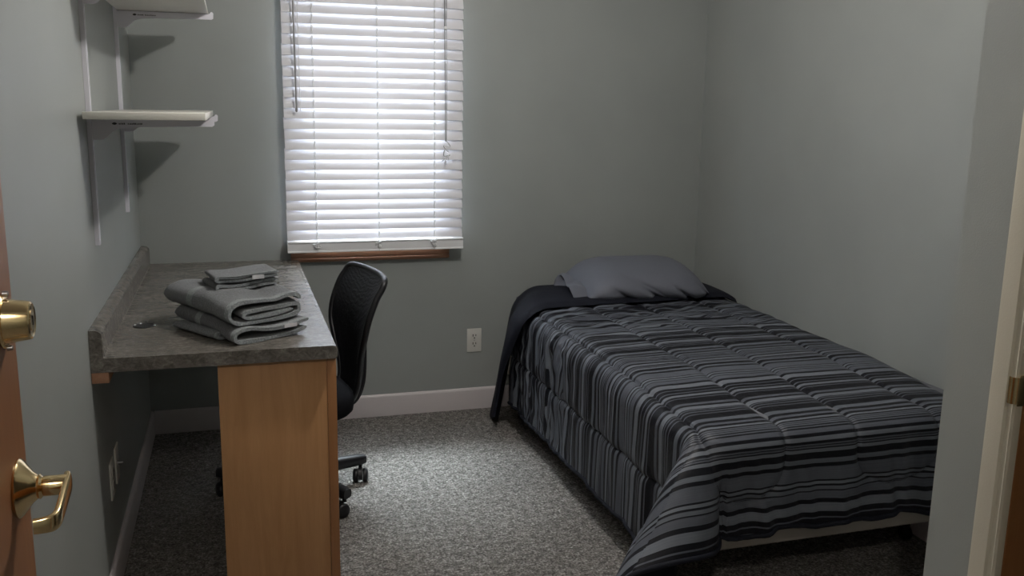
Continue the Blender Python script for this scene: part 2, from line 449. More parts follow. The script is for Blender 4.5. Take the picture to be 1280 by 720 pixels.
# ------------------------------------------------------------------ wall outlets
def outlet(name, loc, rz, label, cat, group=None, cover='duplex'):
    r = empty(name, loc, rz); tag(r, label, cat, group)         # local: plate in xz plane, faces -y
    b = nb(); box(b, (-.035, -.0055, -.057), (.035, -.0003, .057), .0022); link('cover_plate', b, 'plate_plastic', r, 35)
    if cover == 'duplex':
        for dz in (.0195, -.0195):
            b = nb()
            pl = [(.0165*math.cos(a)*1.02, max(-.0135, min(.0135, .0175*math.sin(a)))) for a in [2*PI*i/28 for i in range(28)]]
            prism(b, [(x, z+dz) for x, z in pl], 'y', -.0075, -.0050)
            rc = link('receptacle', b, 'plate_plastic', r, 35)
            b = nb(); box(b, (-.0088, -.0080, dz-.0005), (-.0052, -.0074, dz+.0105)); box(b, (.0052, -.0080, dz+.0005), (.0086, -.0074, dz+.0100))
            lathe(b, (0, -.0074, dz-.0075), (0, -1, 0), [(0, .0034), (.0006, .0034)], 12); link('slot', b, 'plate_dark', rc)
        b = nb(); lathe(b, (0, -.0053, 0), (0, -1, 0), [(0, .0028), (.0012, .0024)], 12); link('screw', b, 'steel', r, 40)
    else:
        b = nb(); lathe(b, (0, -.0055, 0), (0, -1, 0), [(0, .0075), (.003, .0075), (.003, .0048), (.016, .0048), (.016, .0030), (.0165, .001)], 14); link('connector', b, 'steel', r, 40)
    return r
outlet('wall_outlet', (1.4507, 0, .3388), 0, 'white duplex outlet on the back wall beside the bed', 'outlet')
outlet('wall_outlet', (0, -1.312, .326), PI/2, 'white outlet plate low on the left wall under the desk, nearer the room door', 'outlet')
outlet('cable_jack', (0, -1.188, .328), PI/2, 'white cable plate with metal connector under the desk, nearer the window', 'outlet', cover='coax')

# ------------------------------------------------------------------ shelf hardware
def standard(y, zb, label):
    r = empty('shelf_standard', (0, y, zb)); tag(r, label, 'shelf rail', 'wall mounted shelf rails')
    b = nb(); prof = [(.0004, -.0125), (.0125, -.0125), (.0125, -.0045), (.0095, -.0045), (.0095, .0045), (.0125, .0045), (.0125, .0125), (.0004, .0125)]
    prism(b, prof, 'z', 0, 2.25-zb)
    link('rail', b, 'white_metal', r, 30)
    b = nb()
    for i in range(int((2.2-zb)/.032)):
        for dz in (0,): box(b, (.0093, -.0018, .02+i*.032), (.0099, .0018, .036+i*.032))
    link('slot_row', b, 'dark_metal', r)
    b = nb(); lathe(b, (.0125, 0, .012), (1, 0, 0), [(-.003, .005), (.001, .0045), (.0016, .002)], 12); link('screw', b, 'white_metal', r, 40)
    return r
standard(-1.28, 1.022, 'white slotted steel shelf rail on the left wall, nearer the room door')
standard(-.466, 1.026, 'white slotted steel shelf rail on the left wall, nearer the window')
def bracket(y, ztop, label):
    r = empty('shelf_bracket', (.0130, y, ztop)); tag(r, label, 'shelf bracket', 'white steel shelf brackets')
    prof = catmull([(0, -.058, 0), (.022, -.0585, 0), (.036, -.052, 0), (.052, -.036, 0), (.075, -.027, 0), (.11, -.0240, 0), (.20, -.0215, 0), (.300, -.0200, 0)], 5)
    poly = [(p.x, p.y) for p in prof] + [(.318, -.020), (.324, -.016), (.325, .002), (.321, .006), (.316, .006), (.312, -.0005), (0, -.0005)]
    b = nb()
    for s in (-1, 1):
        prism(b, poly, 'y', s*.0060-.0008, s*.0060+.0008)
    box(b, (0, -.0068, -.0018), (.312, .0068, -.0003))
    o = link('arm', b, 'white_metal', r, 30)
    # printed mark and line of text on the side
    b = nb(); rr = random.Random(int(ztop*100))
    y_ = -.0072
    poly2 = [(.058+.0055*math.cos(a)*(1+.25*math.cos(2*a)), -.0135+.0035*math.sin(a)) for a in [2*PI*i/12 for i in range(12)]]
    prism(b, poly2, 'y', y_-.0001, y_+.0006)
    x = .068
    while x < .128:
        w = rr.uniform(.0012, .0032)
        if not (.086 < x < .092): box(b, (x, y_-.0001, -.0160), (x+w, y_+.0005, -.0120+rr.uniform(-.001, .001)))
        x += w + .0012
    link('printed_mark', b, 'logo_ink', r)
    return r
SH1, SH2 = 1.3770, 1.7430
bracket(-1.28, SH1, 'white steel bracket under the lower shelf, the nearer one')
bracket(-.466, SH1, 'white steel bracket under the lower shelf, nearer the window')
bracket(-1.28, SH2, 'white steel bracket under the upper shelf, the nearer one')
bracket(-.466, SH2, 'white steel bracket under the upper shelf, nearer the window')
paint('shelf_laminate', (.76, .74, .68, 1), .3)
for z, lab in ((SH1, 'cream white shelf board on the lower brackets, above the desk'), (SH2, 'upper white shelf board cut off by the top of the photo')):
    o = bx('shelf_board', (.0132, -1.459, z), (.3180, -.235, z+.0195), 'shelf_laminate', None, .0012)
    tag(o, lab, 'shelf', 'wall shelf boards')

# ------------------------------------------------------------------ desk
CD, CL, CT, CB = .648, 1.5404, .7536, .7153
ST_, SHH = .033, .0775
ct = empty('countertop', (0, 0, CT)); tag(ct, 'grey brown laminate desk countertop with a raised backsplash along the left wall', 'countertop')
b = nb()
y0 = -.002; r = .028
# plan outline extruded with rounded front edge: loft of horizontal outlines
def outline(ins):
    x1 = CD-ins; pts = [(0.001, -CL+min(ins, .0)), (x1-.004, -CL), (x1, -CL+.004)]
    for i in range(0, 9):
        a = i*PI/16; pts.append((x1-r+r*math.cos(a), y0-r+r*math.sin(a)))
    pts.append((.001, y0)); return pts
lv = []
R_ = .011
for i in range(6):
    a = i*PI/10; lv.append((R_*(1-math.sin(a)), CB + R_*(1-math.cos(a)) if False else CB+R_*.5*(1-math.cos(a))))
lv = [(.004, CB), (.0005, CB+.004), (0, CB+.010), (0, CT-.013), (.0012, CT-.0065), (.0045, CT-.002), (.0105, CT)]
ring_loft(b, [[(x, y, z-CT) for x, y in outline(i_)] for i_, z in lv])
link('top', b, 'laminate', ct, 35)
b = nb()
prof = [(.001, .0), (.001, SHH), (.012, SHH), (.022, SHH-.002), (.029, SHH-.007), (.0325, SHH-.014), (.033, SHH-.022), (.033, .004), (.0345, .0012), (.037, .0)]
ring_loft(b, [[(x, -CL, z) for x, z in prof], [(x, y0, z) for x, z in prof]])
link('backsplash', b, 'laminate', ct, 30)
b = nb(); box(b, (.001, -CL+.002, CB-CT-.030), (.044, y0-.02, CB-CT-.0002), .001); link('support_cleat', b, 'cleat_wood', ct, 35)
# cable grommet
g = empty('cable_grommet', (.105, -1.171, 0)); g.parent = ct
b = nb(); lathe(b, (0, 0, 0), (0, 0, 1), [(.0001, .024), (.0001, .034), (.0008, .0338), (.0018, .032), (.0017, .0285), (.0006, .028), (.0005, .024)], 40); link('rim', b, 'black_glossy' if 'black_glossy' in M else 'dark_metal', g, 60)
b = nb(); lathe(b, (0, 0, 0), (0, 0, 1), [(.0002, .026), (.0012, .026), (.0012, .0001)], 32); link('hole', b, 'plate_dark', g)
for a in (2.75, 2.05, -.25):  # chrome beads added on the rim to stand in for its white glints
    b = nb(); lathe(b, (.030*math.cos(a), .030*math.sin(a), .0014), (0, 0, 1), [(0, .0042), (.0012, .0038), (.0022, .001)], 12); link('glint_bead', b, 'chrome', g, 60)

cab = empty('desk_cabinet', (.48, -1.32, 0)); tag(cab, 'maple cabinet with a plain end panel supporting the desk countertop', 'cabinet')
def cbx(name, lo, hi, mat, bev=.001, par=None): return bx(name, (lo[0]-.48, lo[1]+1.32, lo[2]), (hi[0]-.48, hi[1]+1.32, hi[2]), mat, par or cab, bev)
cz1 = CB-.0012
cbx('end_panel', (.3195, -1.515, .0005), (.618, -1.499, cz1), 'maple')
cbx('end_panel', (.3195, -1.141, .0005), (.618, -1.125, cz1), 'maple')
cbx('back_panel', (.3195, -1.498, .0005), (.327, -1.142, cz1), 'maple')
b = nb(); 
for lo, hi in (((.6185, -1.517, .0005), (.6450, -1.480, cz1)), ((.6185, -1.160, .0005), (.6450, -1.123, cz1)), ((.6185, -1.4795, cz1-.035), (.6450, -1.1605, cz1)), ((.6185, -1.4795, .0005), (.6450, -1.1605, .10))):
    box(b, (lo[0]-.48, lo[1]+1.32, lo[2]), (hi[0]-.48, hi[1]+1.32, hi[2]), .0012)
link('face_frame', b, 'maple_strip', cab, 35)
for z_0, z_1 in ((.108, .300), (.306, .490), (.496, .672)):
    d_ = cbx('drawer', (.60, -1.476, z_0), (.6440, -1.164, z_1), 'maple_strip', .003)

# ------------------------------------------------------------------ office chair
TH = math.radians(190)
chair = empty('office_chair', (.555, -.815, 0), TH); tag(chair, 'black mesh back swivel office chair tucked beside the desk', 'chair')
def spoke(ang):
    b = nb(); d = Vector((math.cos(ang), math.sin(ang), 0)); s = Vector((-d.y, d.x, 0)); rings = []
    for q, w, z0_, z1_ in ((.02, .030, .062, .122), (.08, .027, .062, .117), (.18, .024, .063, .110), (.265, .022, .064, .104), (.286, .018, .066, .100)):
        ring = []
        for i in range(12):
            a = 2*PI*i/12; ring.append(d*q + s*w*math.copysign(abs(math.cos(a))**.6, math.cos(a)) + Vector((0, 0, (z0_+z1_)/2 + (z1_-z0_)/2*math.copysign(abs(math.sin(a))**.7, math.sin(a)))))
        rings.append(ring)
    ring_loft(b, rings); return b
wangs = []
for w_ in ((.820, -.728), (.722, -1.031), (.274, -.698)):
    v = Vector((w_[0]-.555, w_[1]+.815)); wangs.append(math.atan2(v.y, v.x))
base0 = wangs[0] - TH
for i in range(5):
    a = base0 + i*2*PI/5
    link('base_arm', spoke(a), 'black_plastic', chair, 40)
    pc = Vector((math.cos(a), math.sin(a), 0))*.268
    ca = a + (1.1, .7, -.9, .5, 1.4)[i]      # swivel of each caster
    cs = empty('caster', pc, ca); cs.parent = chair
    b = nb(); cyl(b, (0, 0, .050), (0, 0, .080), .0075, 10)
    hood = []
    for i2 in range(9):
        an = -.35 + i2*PI*.75/8
        hood.append(an)
    rings = [[(-.018+ .0285*math.cos(an)*rr, y, .0275+.0285*math.sin(an)*rr) for rr, y in ((1.02, -.008), (1.02, .008), (.5, .008), (.5, -.008))] for an in [PI - h for h in hood]]
    ring_loft(b, rings); link('fork', b, 'black_plastic', cs, 40)
    for sy in (-1, 1):
        b = nb(); lathe(b, (-.018, sy*.009, .0262), (0, sy, 0), [(0, .024), (.002, .0262), (.014, .0262), (.0185, .022), (.0205, .012), (.0205, .001)], 24); link('wheel', b, 'black_plastic', cs, 50)
b = nb(); lathe(b, (0, 0, .055), (0, 0, 1), [(0, .030), (.01, .038), (.055, .038), (.068, .032), (.070, .026), (.17, .026), (.172, .016), (.270, .016)], 24); link('gas_column', b, 'black_plastic', chair, 40)
b = nb(); box(b, (-.10, -.07, .315), (.09, .07, .345), .010); box(b, (-.215, -.028, .318), (-.09, .028, .338), .006); link('tilt_mechanism', b, 'black_plastic', chair, 35)
# seat: padded cushion
b = nb(); rings = []
SR = [(0, .335, .86), (.0, .340, .95), (0, .352, 1.0), (0, .375, 1.02), (0, .400, 1.0), (0, .414, .93), (0, .421, .80), (0, .424, .55), (0, .4235, .25)]
for _, z, s in SR:
    ring = []
    for i in range(48):
        a = 2*PI*i/48; c, s_ = math.cos(a), math.sin(a)
        x = .215*math.copysign(abs(c)**.62, c)*s + .012; y = .235*math.copysign(abs(s_)**.62, s_)*s*(1-.06*(x < 0)*abs(x)/.22)
        zz = z + (.010*max(0, -x/.22)**2 - .018*max(0, x/.22)**2)*(z > .37)
        ring.append((x, y, zz))
    rings.append(ring)
ring_loft(b, rings); link('seat', b, 'black_fabric', chair, 60)
# back rest: curved shell with tapering outline
KZ = [(.345, -.195, .055, .0), (.375, -.212, .090, .01), (.42, -.232, .108, .018), (.48, -.243, .130, .026), (.55, -.247, .168, .036), (.62, -.253, .210, .042), (.69, -.268, .222, .044), (.76, -.293, .222, .042), (.795, -.309, .219, .036), (.812, -.317, .214, .034), (.820, -.321, .200, .030)]
cv = catmull([(a, b_, c) for a, b_, c, d in KZ], 3); cv2 = catmull([(d, 0, 0) for a, b_, c, d in KZ], 3)
def back_ring(p, wrap, thick, k=1.0):
    z, xc, hw = p; hw *= k; pts = []; n = 16
    for i in range(n+1):
        u = -1+2*i/n; pts.append((xc + wrap*abs(u)**2.2 + thick*.5*(1-abs(u)**8*.6), hw*u, z))
    for i in range(n, -1, -1):
        u = -1+2*i/n; pts.append((xc + wrap*abs(u)**2.2 - thick*.5*(1-abs(u)**8*.6), hw*u, z))
    return pts
b = nb(); ring_loft(b, [back_ring(p, q.x, .022) for p, q in zip(cv, cv2)]); link('backrest', b, 'mesh_fabric', chair, 60)
# frame rim round the back
b = nb()
edge = [(p.y + q.x*1.0, s*0+p.z, p.x) for p, q, s in [(p, q, 1) for p, q in zip(cv, cv2)]]
lo_ = [Vector((p.y+q.x, p.z*.985, p.x)) for p, q in zip(cv, cv2)]
hi_ = [Vector((p.y+q.x, -p.z*.985, p.x)) for p, q in zip(cv, cv2)]
topc = [Vector((cv[-1].y + cv2[-1].x*abs(u)**2.2, -cv[-1].z*u*-1, cv[-1].x+.003)) for u in [x/8 for x in range(7, -8, -1)]]
tube(b, lo_ + topc + hi_[::-1], .0115, 10); link('back_frame', b, 'black_plastic', chair, 60)
b = nb(); rings = []
for p in catmull([(-.11, .322, .022), (-.19, .322, .024), (-.235, .345, .026), (-.262, .40, .026), (-.272, .47, .024), (-.276, .56, .018)], 5):
    rings.append([(p.x-.004, -p.z, p.y-.004), (p.x-.004, p.z, p.y-.004), (p.x+.006, p.z, p.y+.006), (p.x+.006, -p.z, p.y+.006)])
ring_loft(b, rings); link('back_bar', b, 'black_plastic', chair, 40)

# ------------------------------------------------------------------ towels
def ribbon(path, th):
    """closed outline of a band of thickness th round a 2-D centre line"""
    P_ = catmull([(x, z, 0) for x, z in path], 5); Lo, Ro = [], []
    for i, p in enumerate(P_):
        d = (P_[min(i+1, len(P_)-1)] - P_[max(i-1, 0)]).normalized(); n_ = Vector((-d.y, d.x, 0))
        k_ = math.sqrt(max(0, 1-((i/(len(P_)-1))*2-1)**40))*.98+.02
        Lo.append(p+n_*th/2*k_); Ro.append(p-n_*th/2*k_)
    return [(v.x, v.y) for v in Lo] + [(v.x, v.y) for v in Ro[::-1]]
def folded(parent, name, path, th, length, mat, seed, hem=.02, lift=0, side=0, zbase=0, taper=.08, hem_mat='terry_hem', amp=.004, mid_band=None):
    """folded terry: fold section in (s, z), run back along +l; far end rounds over"""
    poly = ribbon(path, th); zmax = max(z for _, z in poly)
    def ring(l, f):
        out = []
        for i, (s, z) in enumerate(poly):
            e = amp*noise.noise(Vector((s*9+seed, l*9, z*20+seed)))
            q = smoothstep(length-taper, length, l); zz = z
            zc = zmax*.45
            if q > 0: zz = zc + (z-zc)*math.sqrt(max(0, 1-((l-(length-taper))/taper)**4*.98))
            lo = l + (noise.noise(Vector((s*12, z*30, seed)))*.006 if l < .02 else 0)
            out.append((s+e*.8, lo, max(.0008, zz + e*1.1*min(1, z/.02)) + zbase + lift*smoothstep(.04, .12, l) + .006*math.sin(l*9+seed)*(z/zmax)*.6))
        return out
    def seg(l0, l1, n, mat, nm, grow=0, par=parent):
        b = nb(); rings = []
        for i in range(n+1):
            l = l0+(l1-l0)*i/n; rr = ring(l, 0)
            rings.append(rr)
        ring_loft(b, rings); return link(nm, b, mat, par, 60)
    if mid_band:
        main = seg(hem, mid_band[0], 14, mat, name); seg(*mid_band, 5, hem_mat, 'woven_band'); seg(mid_band[1], length, 26, mat, name)
    else: main = seg(hem, length, 30, mat, name)
    h = seg(0, hem, 5, hem_mat, 'hem', par=parent)
    return main, h
FX, FY = .368, -1.490
ang_l = math.radians(118)     # direction of the long side
def pile_root(name, dx, dl, z, da=0):
    """origin at the near-left corner; local +y along the length, local +x along the fold section"""
    a = ang_l - PI/2 + da
    ox = FX + dx*math.cos(ang_l-PI/2) + dl*math.cos(ang_l); oy = FY + dx*math.sin(ang_l-PI/2) + dl*math.sin(ang_l)
    return empty(name, (ox, oy, z), a)
TZ = CT + .0004
# small towel at the very bottom, poking out at the left
t0 = pile_root('hand_towel', -.010, .085, TZ, .10); tag(t0, 'folded grey hand towel peeking out under the lower bath towel', 'towel')
folded(t0, 'cloth', [(.20, .0055), (.06, .0055), (.012, .0065), (.002, .012), (.012, .0175), (.06, .0165), (.20, .016)], .0085, .235, 'terry', 1.2, .012, taper=.03, amp=.0015)
t1 = pile_root('bath_towel', 0, 0, TZ, .0); tag(t1, 'lower folded grey bath towel with a white tag on its right edge', 'towel', 'folded grey bath towels')
folded(t1, 'cloth', [(.235, .021), (.19, .012), (.12, .0065), (.05, .0060), (.014, .0085), (.003, .022), (.012, .038), (.05, .042), (.10, .036), (.15, .037), (.20, .040), (.243, .046)], .0105, .365, 'terry_dark', 4.1, .022, lift=.016, taper=.030, mid_band=(.20, .232))
t2 = pile_root('bath_towel', -.004, .022, TZ+.0480, .03); tag(t2, 'upper folded grey bath towel with coiled folds, lying on the lower one', 'towel', 'folded grey bath towels')
folded(t2, 'cloth', [(.215, .024), (.16, .020), (.10, .020), (.060, .022), (.048, .031), (.060, .040), (.10, .038), (.17, .034), (.228, .040), (.236, .034), (.225, .012), (.16, .006), (.09, .006), (.03, .008), (.006, .022), (.004, .042), (.016, .058), (.05, .066), (.11, .064), (.15, .058), (.19, .066), (.226, .064), (.242, .052)], .0100, .385, 'terry', 7.7, .020, lift=.013, taper=.034, amp=.006, mid_band=(.205, .240))
t3 = pile_root('washcloth', .030, .150, TZ+.1275, -.22); tag(t3, 'lower folded grey washcloth on top of the bath towels', 'towel', 'small folded washcloths')
folded(t3, 'cloth', [(.185, .0150), (.13, .010), (.06, .0035), (.008, .0050), (.001, .010), (.008, .015), (.06, .0125), (.13, .0195), (.188, .0235)], .0072, .165, 'terry_dark', 2.2, .008, taper=.02, amp=.002)
t4 = pile_root('washcloth', .032, .155, TZ+.1525, -.28); tag(t4, 'top folded grey washcloth with a white tag on its front edge', 'towel', 'small folded washcloths')
folded(t4, 'cloth', [(.182, .0150), (.13, .009), (.06, .0035), (.008, .0045), (.001, .010), (.008, .0155), (.06, .0135), (.13, .0205), (.184, .0245)], .0072, .162, 'terry', 9.2, .008, taper=.02, amp=.002)
def tag_on(par, x, y, z, w, h, rz=0, rx=0):
    b = nb(); rings = []
    for i in range(7):
        u = i/6; rings.append([(x+(u-.5)*w, y-.001+.0015*math.sin(u*3), z-h/2), (x+(u-.5)*w, y-.001+.0015*math.sin(u*3), z+h/2), (x+(u-.5)*w, y-.0018+.0015*math.sin(u*3), z+h/2), (x+(u-.5)*w, y-.0018+.0015*math.sin(u*3), z-h/2)])
    ring_loft(b, rings); o = link('care_tag', b, 'label_white', par, 60); o['label'] = 'small white sewn tag'; return o
tag_on(t1, .175, -.008, .036, .042, .011)
tag_on(t4, .120, -.006, .013, .035, .012)

# ------------------------------------------------------------------ bed
bed = empty('bed', (2.06, -1.0, 0)); tag(bed, 'twin bed with a pale fabric box base standing against the right wall', 'bed')
def BL(p): return (p[0]-2.06, p[1]+1.0, p[2])
def bbx(name, lo, hi, mat, bev, seg=3): return bx(name, BL(lo), BL(hi), mat, bed, bev, seg)
MX0, MX1, MY0, MY1 = 1.60, 2.560, -1.93, -.035
bbx('box_base', (MX0, MY0, .172), (MX1, MY1, .355), 'base_fabric', .015)
b = nb(); box(b, BL((MX0+.032, MY0+.0, .356)), BL((MX1, MY1, .562)), .035, 5)
link('mattress', b, 'sheet_fabric', bed, 40)
b = nb(); tube(b, [BL((MX0+.045, MY1-.012, .545)), BL((MX0+.3, MY1-.010, .563)), BL((MX1-.05, MY1-.01, .561))], .004, 6); link('sheet_piping', b, 'sheet_fabric', bed, 60)
b = nb()
for x in (MX0+.03, MX1-.03): box(b, BL((x-.018, MY0+.05, .135)), BL((x+.018, MY1-.05, .1715)), .002)
for y in (MY0+.12, -.98, MY1-.10): box(b, BL((MX0+.0485, y-.018, .140)), BL((MX1-.0485, y+.018, .168)), .002)
link('bed_frame', b, 'dark_metal', bed, 35)
for x in (MX0+.03, MX1-.03):
    for y in (MY0+.22, MY1-.16):
        b = nb(); cyl(b, BL((x, y, .035)), BL((x, y, .1345)), .014, 14); lathe(b, BL((x-.012, y, .0252)), (1, 0, 0), [(0, .018), (.003, .0248), (.021, .0248), (.024, .018)], 20); link('leg', b, 'dark_metal', bed, 40)

# comforter surface -------------------------------------------------
XR, XB, YB0, YB1, RB = 2.585, 1.640, -.30, -1.925, .092
S0 = XR-XB; T0 = YB0-YB1
ZT = .590
S_END, T_END = 1.470, 2.000
LINES = [.245, .525, .760, 1.000, 1.255]
PAIRS = [(.245, .525), (.760, 1.000), (1.255, 1.53)]
TU = 1.80
def stitch_dist(s, t):
    d = 9
    for a, b_ in PAIRS:
        m, hw = (a+b_)/2, (b_-a)/2
        if t < TU: dd = min(abs(s-a), abs(s-b_))
        else:
            q = math.sqrt(((s-m)/hw)**2 + ((t-TU)/.105)**2); dd = abs(q-1)*hw*(.9 if abs(s-m) < hw else 1.0)
        d = min(d, dd)
    return d
def surf(s, t, lift=0.0, tight=0.0):
    S0 = XR-XB-tight; a, b_ = max(0, s-S0), max(0, t-T0)
    r_ = math.hypot(a, b_); ph = math.atan2(b_, a) if r_ > 1e-9 else 0
    if b_ <= 0: ph = 0
    if a <= 0: ph = PI/2
    x0, y0_ = XR - min(s, S0), YB0 - min(t, T0)
    w = math.sin(2*ph)**1.25 if 0 < ph < PI/2 else 0
    psi = math.radians(.5 + 1.5*(ph > .8) + 44*w)
    Rb = RB + lift; Th = PI/2-psi
    if r_ <= RB*Th:
        h = Rb*math.sin(r_/RB); d = Rb*(1-math.cos(r_/RB)); nn = r_/RB
    else:
        h = Rb*math.sin(Th) + (r_-RB*Th)*math.sin(psi); d = Rb*(1-math.cos(Th)) + (r_-RB*Th)*math.cos(psi); nn = Th
    # direction: sides stay flat, fold swings round the corner
    pd = ph
    if 0 < ph < PI/2:
        pd = ph - .24*math.sin(2*ph)
    x = x0 - h*math.cos(pd); y = y0_ - h*math.sin(pd); z = ZT + lift - d
    N = Vector((-math.sin(nn)*math.cos(pd), -math.sin(nn)*math.sin(pd), math.cos(nn)))
    # soft crown, slump to the wall edge and the foot
    z -= .030*smoothstep(1.1, T0, t)*(1-smoothstep(0, .15, max(a, b_)))
    z -= .055*(1-smoothstep(-.03, .16, s))**2
    z += .006*math.sin(min(s, S0)*PI/S0)
    return Vector((x, y, z)), N, a, b_, ph
def puff(s, t):
    d = stitch_dist(s, t)
    return .012*(1-math.exp(-d/.009)) - .012
def comf_pt(s, t):
    p, N, a, b_, ph = surf(s, t)
    nz = noise.noise
    amt = 1-smoothstep(.45, .95, t + .15*nz(Vector((s*3, t*3, 2))))
    rip = .0105*amt*nz(Vector((s*7+3*nz(Vector((s*4, t*4, 0))), t*34, 1)))
    rip += .0040*nz(Vector((s*5, t*9, 4)))
    if a > 0:   # gathers hanging down the side
        hh = smoothstep(.10, .30, a)*(1-smoothstep(0, .05, b_))
        g_ = smoothstep(.24, .31, a)*(1-smoothstep(0, .10, b_))
        rip += .010*hh*nz(Vector((t*7, a*1.5, 7))) + .016*g_*(abs(nz(Vector((t*15+.6*a, a*1.2, 9))))-.25)
    if b_ > 0 and a <= .02:
        hh = smoothstep(.06, .34, b_)
        rip += .020*hh*nz(Vector((s*10, b_*2, 11)))+.014*hh*nz(Vector((s*24+b_*5, b_*3, 12)))
    if a > 0 and b_ > 0:
        rip += .009*nz(Vector((a*9, b_*9, 13)))*smoothstep(.1, .4, a+b_)
        rip -= 0.030*math.exp(-((ph-math.radians(85))/.10)**2)*smoothstep(.15, .3, math.hypot(a, b_))
    # extra bulge of the whole quilt so that it stays outside the mattress
    p = p + N*(puff(s, t) + rip + .004)
    return p
def hem_t(s):
    return T_END + (.010*noise.noise(Vector((s*6, 0, 3))) + .006*math.sin(s*31)) * (1 - smoothstep(S0, S0+.2, s))
def hem_s(t):
    return S_END + .012*noise.noise(Vector((0, t*5, 5))) + .012*smoothstep(1.2, 1.9, t)
ns, nt = 300, 330
b = nb(); uvs = {}; grid = []
for j in range(nt+1):
    row = []
    for i in range(ns+1):
        fs, ft = i/ns, j/nt
        s = fs*S_END; t = ft*T_END; s = fs*hem_s(t); t = ft*hem_t(s)
        v = b.verts.new(comf_pt(s, t)); row.append(v)
        wob = (noise.noise(Vector((s*6, t*14, 21)))*.030 + noise.noise(Vector((s*14, t*30, 27)))*.012)*(1-smoothstep(.50, 1.1, t)) + noise.noise(Vector((s*3, t*3, 22)))*.006
        uvs[v] = (s, (T_END - t) + wob)
    grid.append(row)
uvl = b.loops.layers.uv.new('UVMap')
for j in range(nt):
    for i in range(ns):
        f = b.faces.new((grid[j][i], grid[j][i+1], grid[j+1][i+1], grid[j+1][i]))
        for lp_ in f.loops: lp_[uvl].uv = uvs[lp_.vert]
        f.smooth = True
me = bpy.data.meshes.new('quilted_shell'); 
b.normal_update()
b.to_mesh(me); b.free(); me.materials.append(M['striped_satin']); me.materials.append(M['navy_reverse'])
comf = empty('comforter', (1.9, -1.1, .55)); tag(comf, 'black and grey striped quilted comforter draped over the bed', 'comforter')
shell = bpy.data.objects.new('quilted_shell', me); COL.objects.link(shell); shell.parent = comf; shell.location = (-1.9, 1.1, -.55)
sm = shell.modifiers.new('thickness', 'SOLIDIFY'); sm.thickness = .010; sm.offset = -1; sm.material_offset = 1; sm.material_offset_rim = 0; sm.use_rim = True
# hem piping round the edge
hp = []
for i in range(0, 161): s = i/160*S_END; hp.append(comf_pt(fs_ := s, hem_t(s)))
for j in range(160, -1, -1): t = j/160*T_END; hp.append(comf_pt(hem_s(t), t))
b = nb(); tube(b, [p - Vector((1.9, -1.1, .55)) for p in hp], .0075, 8); o = link('hem', b, 'navy_reverse', comf, 60); o['label'] = 'dark rolled hem'
# dark stitching along the quilting lines
def stitch_line(pts):
    b = nb(); tube(b, [p - Vector((1.9, -1.1, .55)) for p in pts], .0015, 5); link('stitching', b, 'navy_reverse', comf, 60)
for s_ in LINES: stitch_line([comf_pt(s_, j*TU/160) for j in range(161)])
for a_, c_ in PAIRS[:2]:
    m_, h_ = (a_+c_)/2, (c_-a_)/2
    stitch_line([comf_pt(m_-h_*math.cos(q*PI/40), TU+.105*math.sin(q*PI/40)) for q in range(41)])
# turned back band (plain navy reverse), a puffy loop lying on the shell
BT0, BT1 = -.175, .250
def band_pt(s, u, side):
    """u in 0..1 from head to foot side, side +1 top / -1 underneath"""
    sk = -.05*(1-smoothstep(.0, .5, s)) - .17*smoothstep(.95, 1.45, s)
    t = BT0 + (BT1+sk-BT0)*u + .008*noise.noise(Vector((s*5, 0, 31)))
    prof_ = max(0, 1-abs(2*u-1)**6)**.5
    lift = .012 + (.024*prof_ if side > 0 else 0) + (.012 if side < 0 else .012)
    lift += .007*noise.noise(Vector((s*5, u*2, 33)))*prof_ * (1 if side > 0 else 0)
    p, N, a, b_, ph = surf(s, t, 0, .088*(1-smoothstep(-.10, .14, t)))
    flare = .17*max(0, a-.08) + .012*smoothstep(.02, .2, a)
    p = p + N*(lift-.010+flare)
    return p
rings = []
nS = 120
SB = S0 + .545
for i in range(nS+1):
    s = .03 + (SB-.03)*i/nS
    rings.append([band_pt(s, u/24, 1) - Vector((1.9, -1.1, .55)) for u in range(25)] + [band_pt(s, u/24, -1) - Vector((1.9, -1.1, .55)) for u in range(24, -1, -1)])
b = nb(); ring_loft(b, rings); o = link('turned_back_band', b, 'navy_reverse', comf, 60); o['label'] = 'plain navy reverse side folded back'

# pillow ---------------------------------------------------------------
pil = empty('pillow', (2.122, -.350, .672), math.radians(-1.5)); tag(pil, 'slate grey pillow lying at the head of the bed', 'pillow')
pil.rotation_euler = (math.radians(9), 0, math.radians(-1.5))
b = nb(); rings = []
NX = 110; HL = .285
def pil_ring(x, hy, hz, zc, flat, seed=0, n=96):
    ring = []
    for i in range(n):
        a = 2*PI*i/n; c, s_ = math.cos(a), math.sin(a)
        y = hy*math.copysign(abs(c)**.85, c); z = hz*math.copysign(abs(s_)**1.05, s_)
        if z < 0: z = max(z*.85, -hz*flat)
        w = .006*noise.noise(Vector((x*5, y*6, z*6+seed)))+ .008*abs(noise.noise(Vector((x*13+z*22, y*5, 3+seed))))*smoothstep(.05, -.06, z)*(1 if c < .3 else .3)
        cr_ = (1-abs(noise.noise(Vector((x*7 + z*10 + 2*seed, y*1.5, seed+9))))*1.9)
        c2_ = 1-abs(noise.noise(Vector((x*4.5 + z*7 + 5, y*1.2 + z*3, seed+3))))*2.6
        w -= .010*max(0, c2_)**2*smoothstep(.10, .02, z)*smoothstep(.08, -.06, y)*(1-abs(x)/.5)
        w -= .017*max(0, cr_)**3*smoothstep(.055, -.03, z)*smoothstep(.05, -.02, y)
        m_ = 1 + w/.12
        ring.append((x, y*m_, zc + z*m_))
    return ring
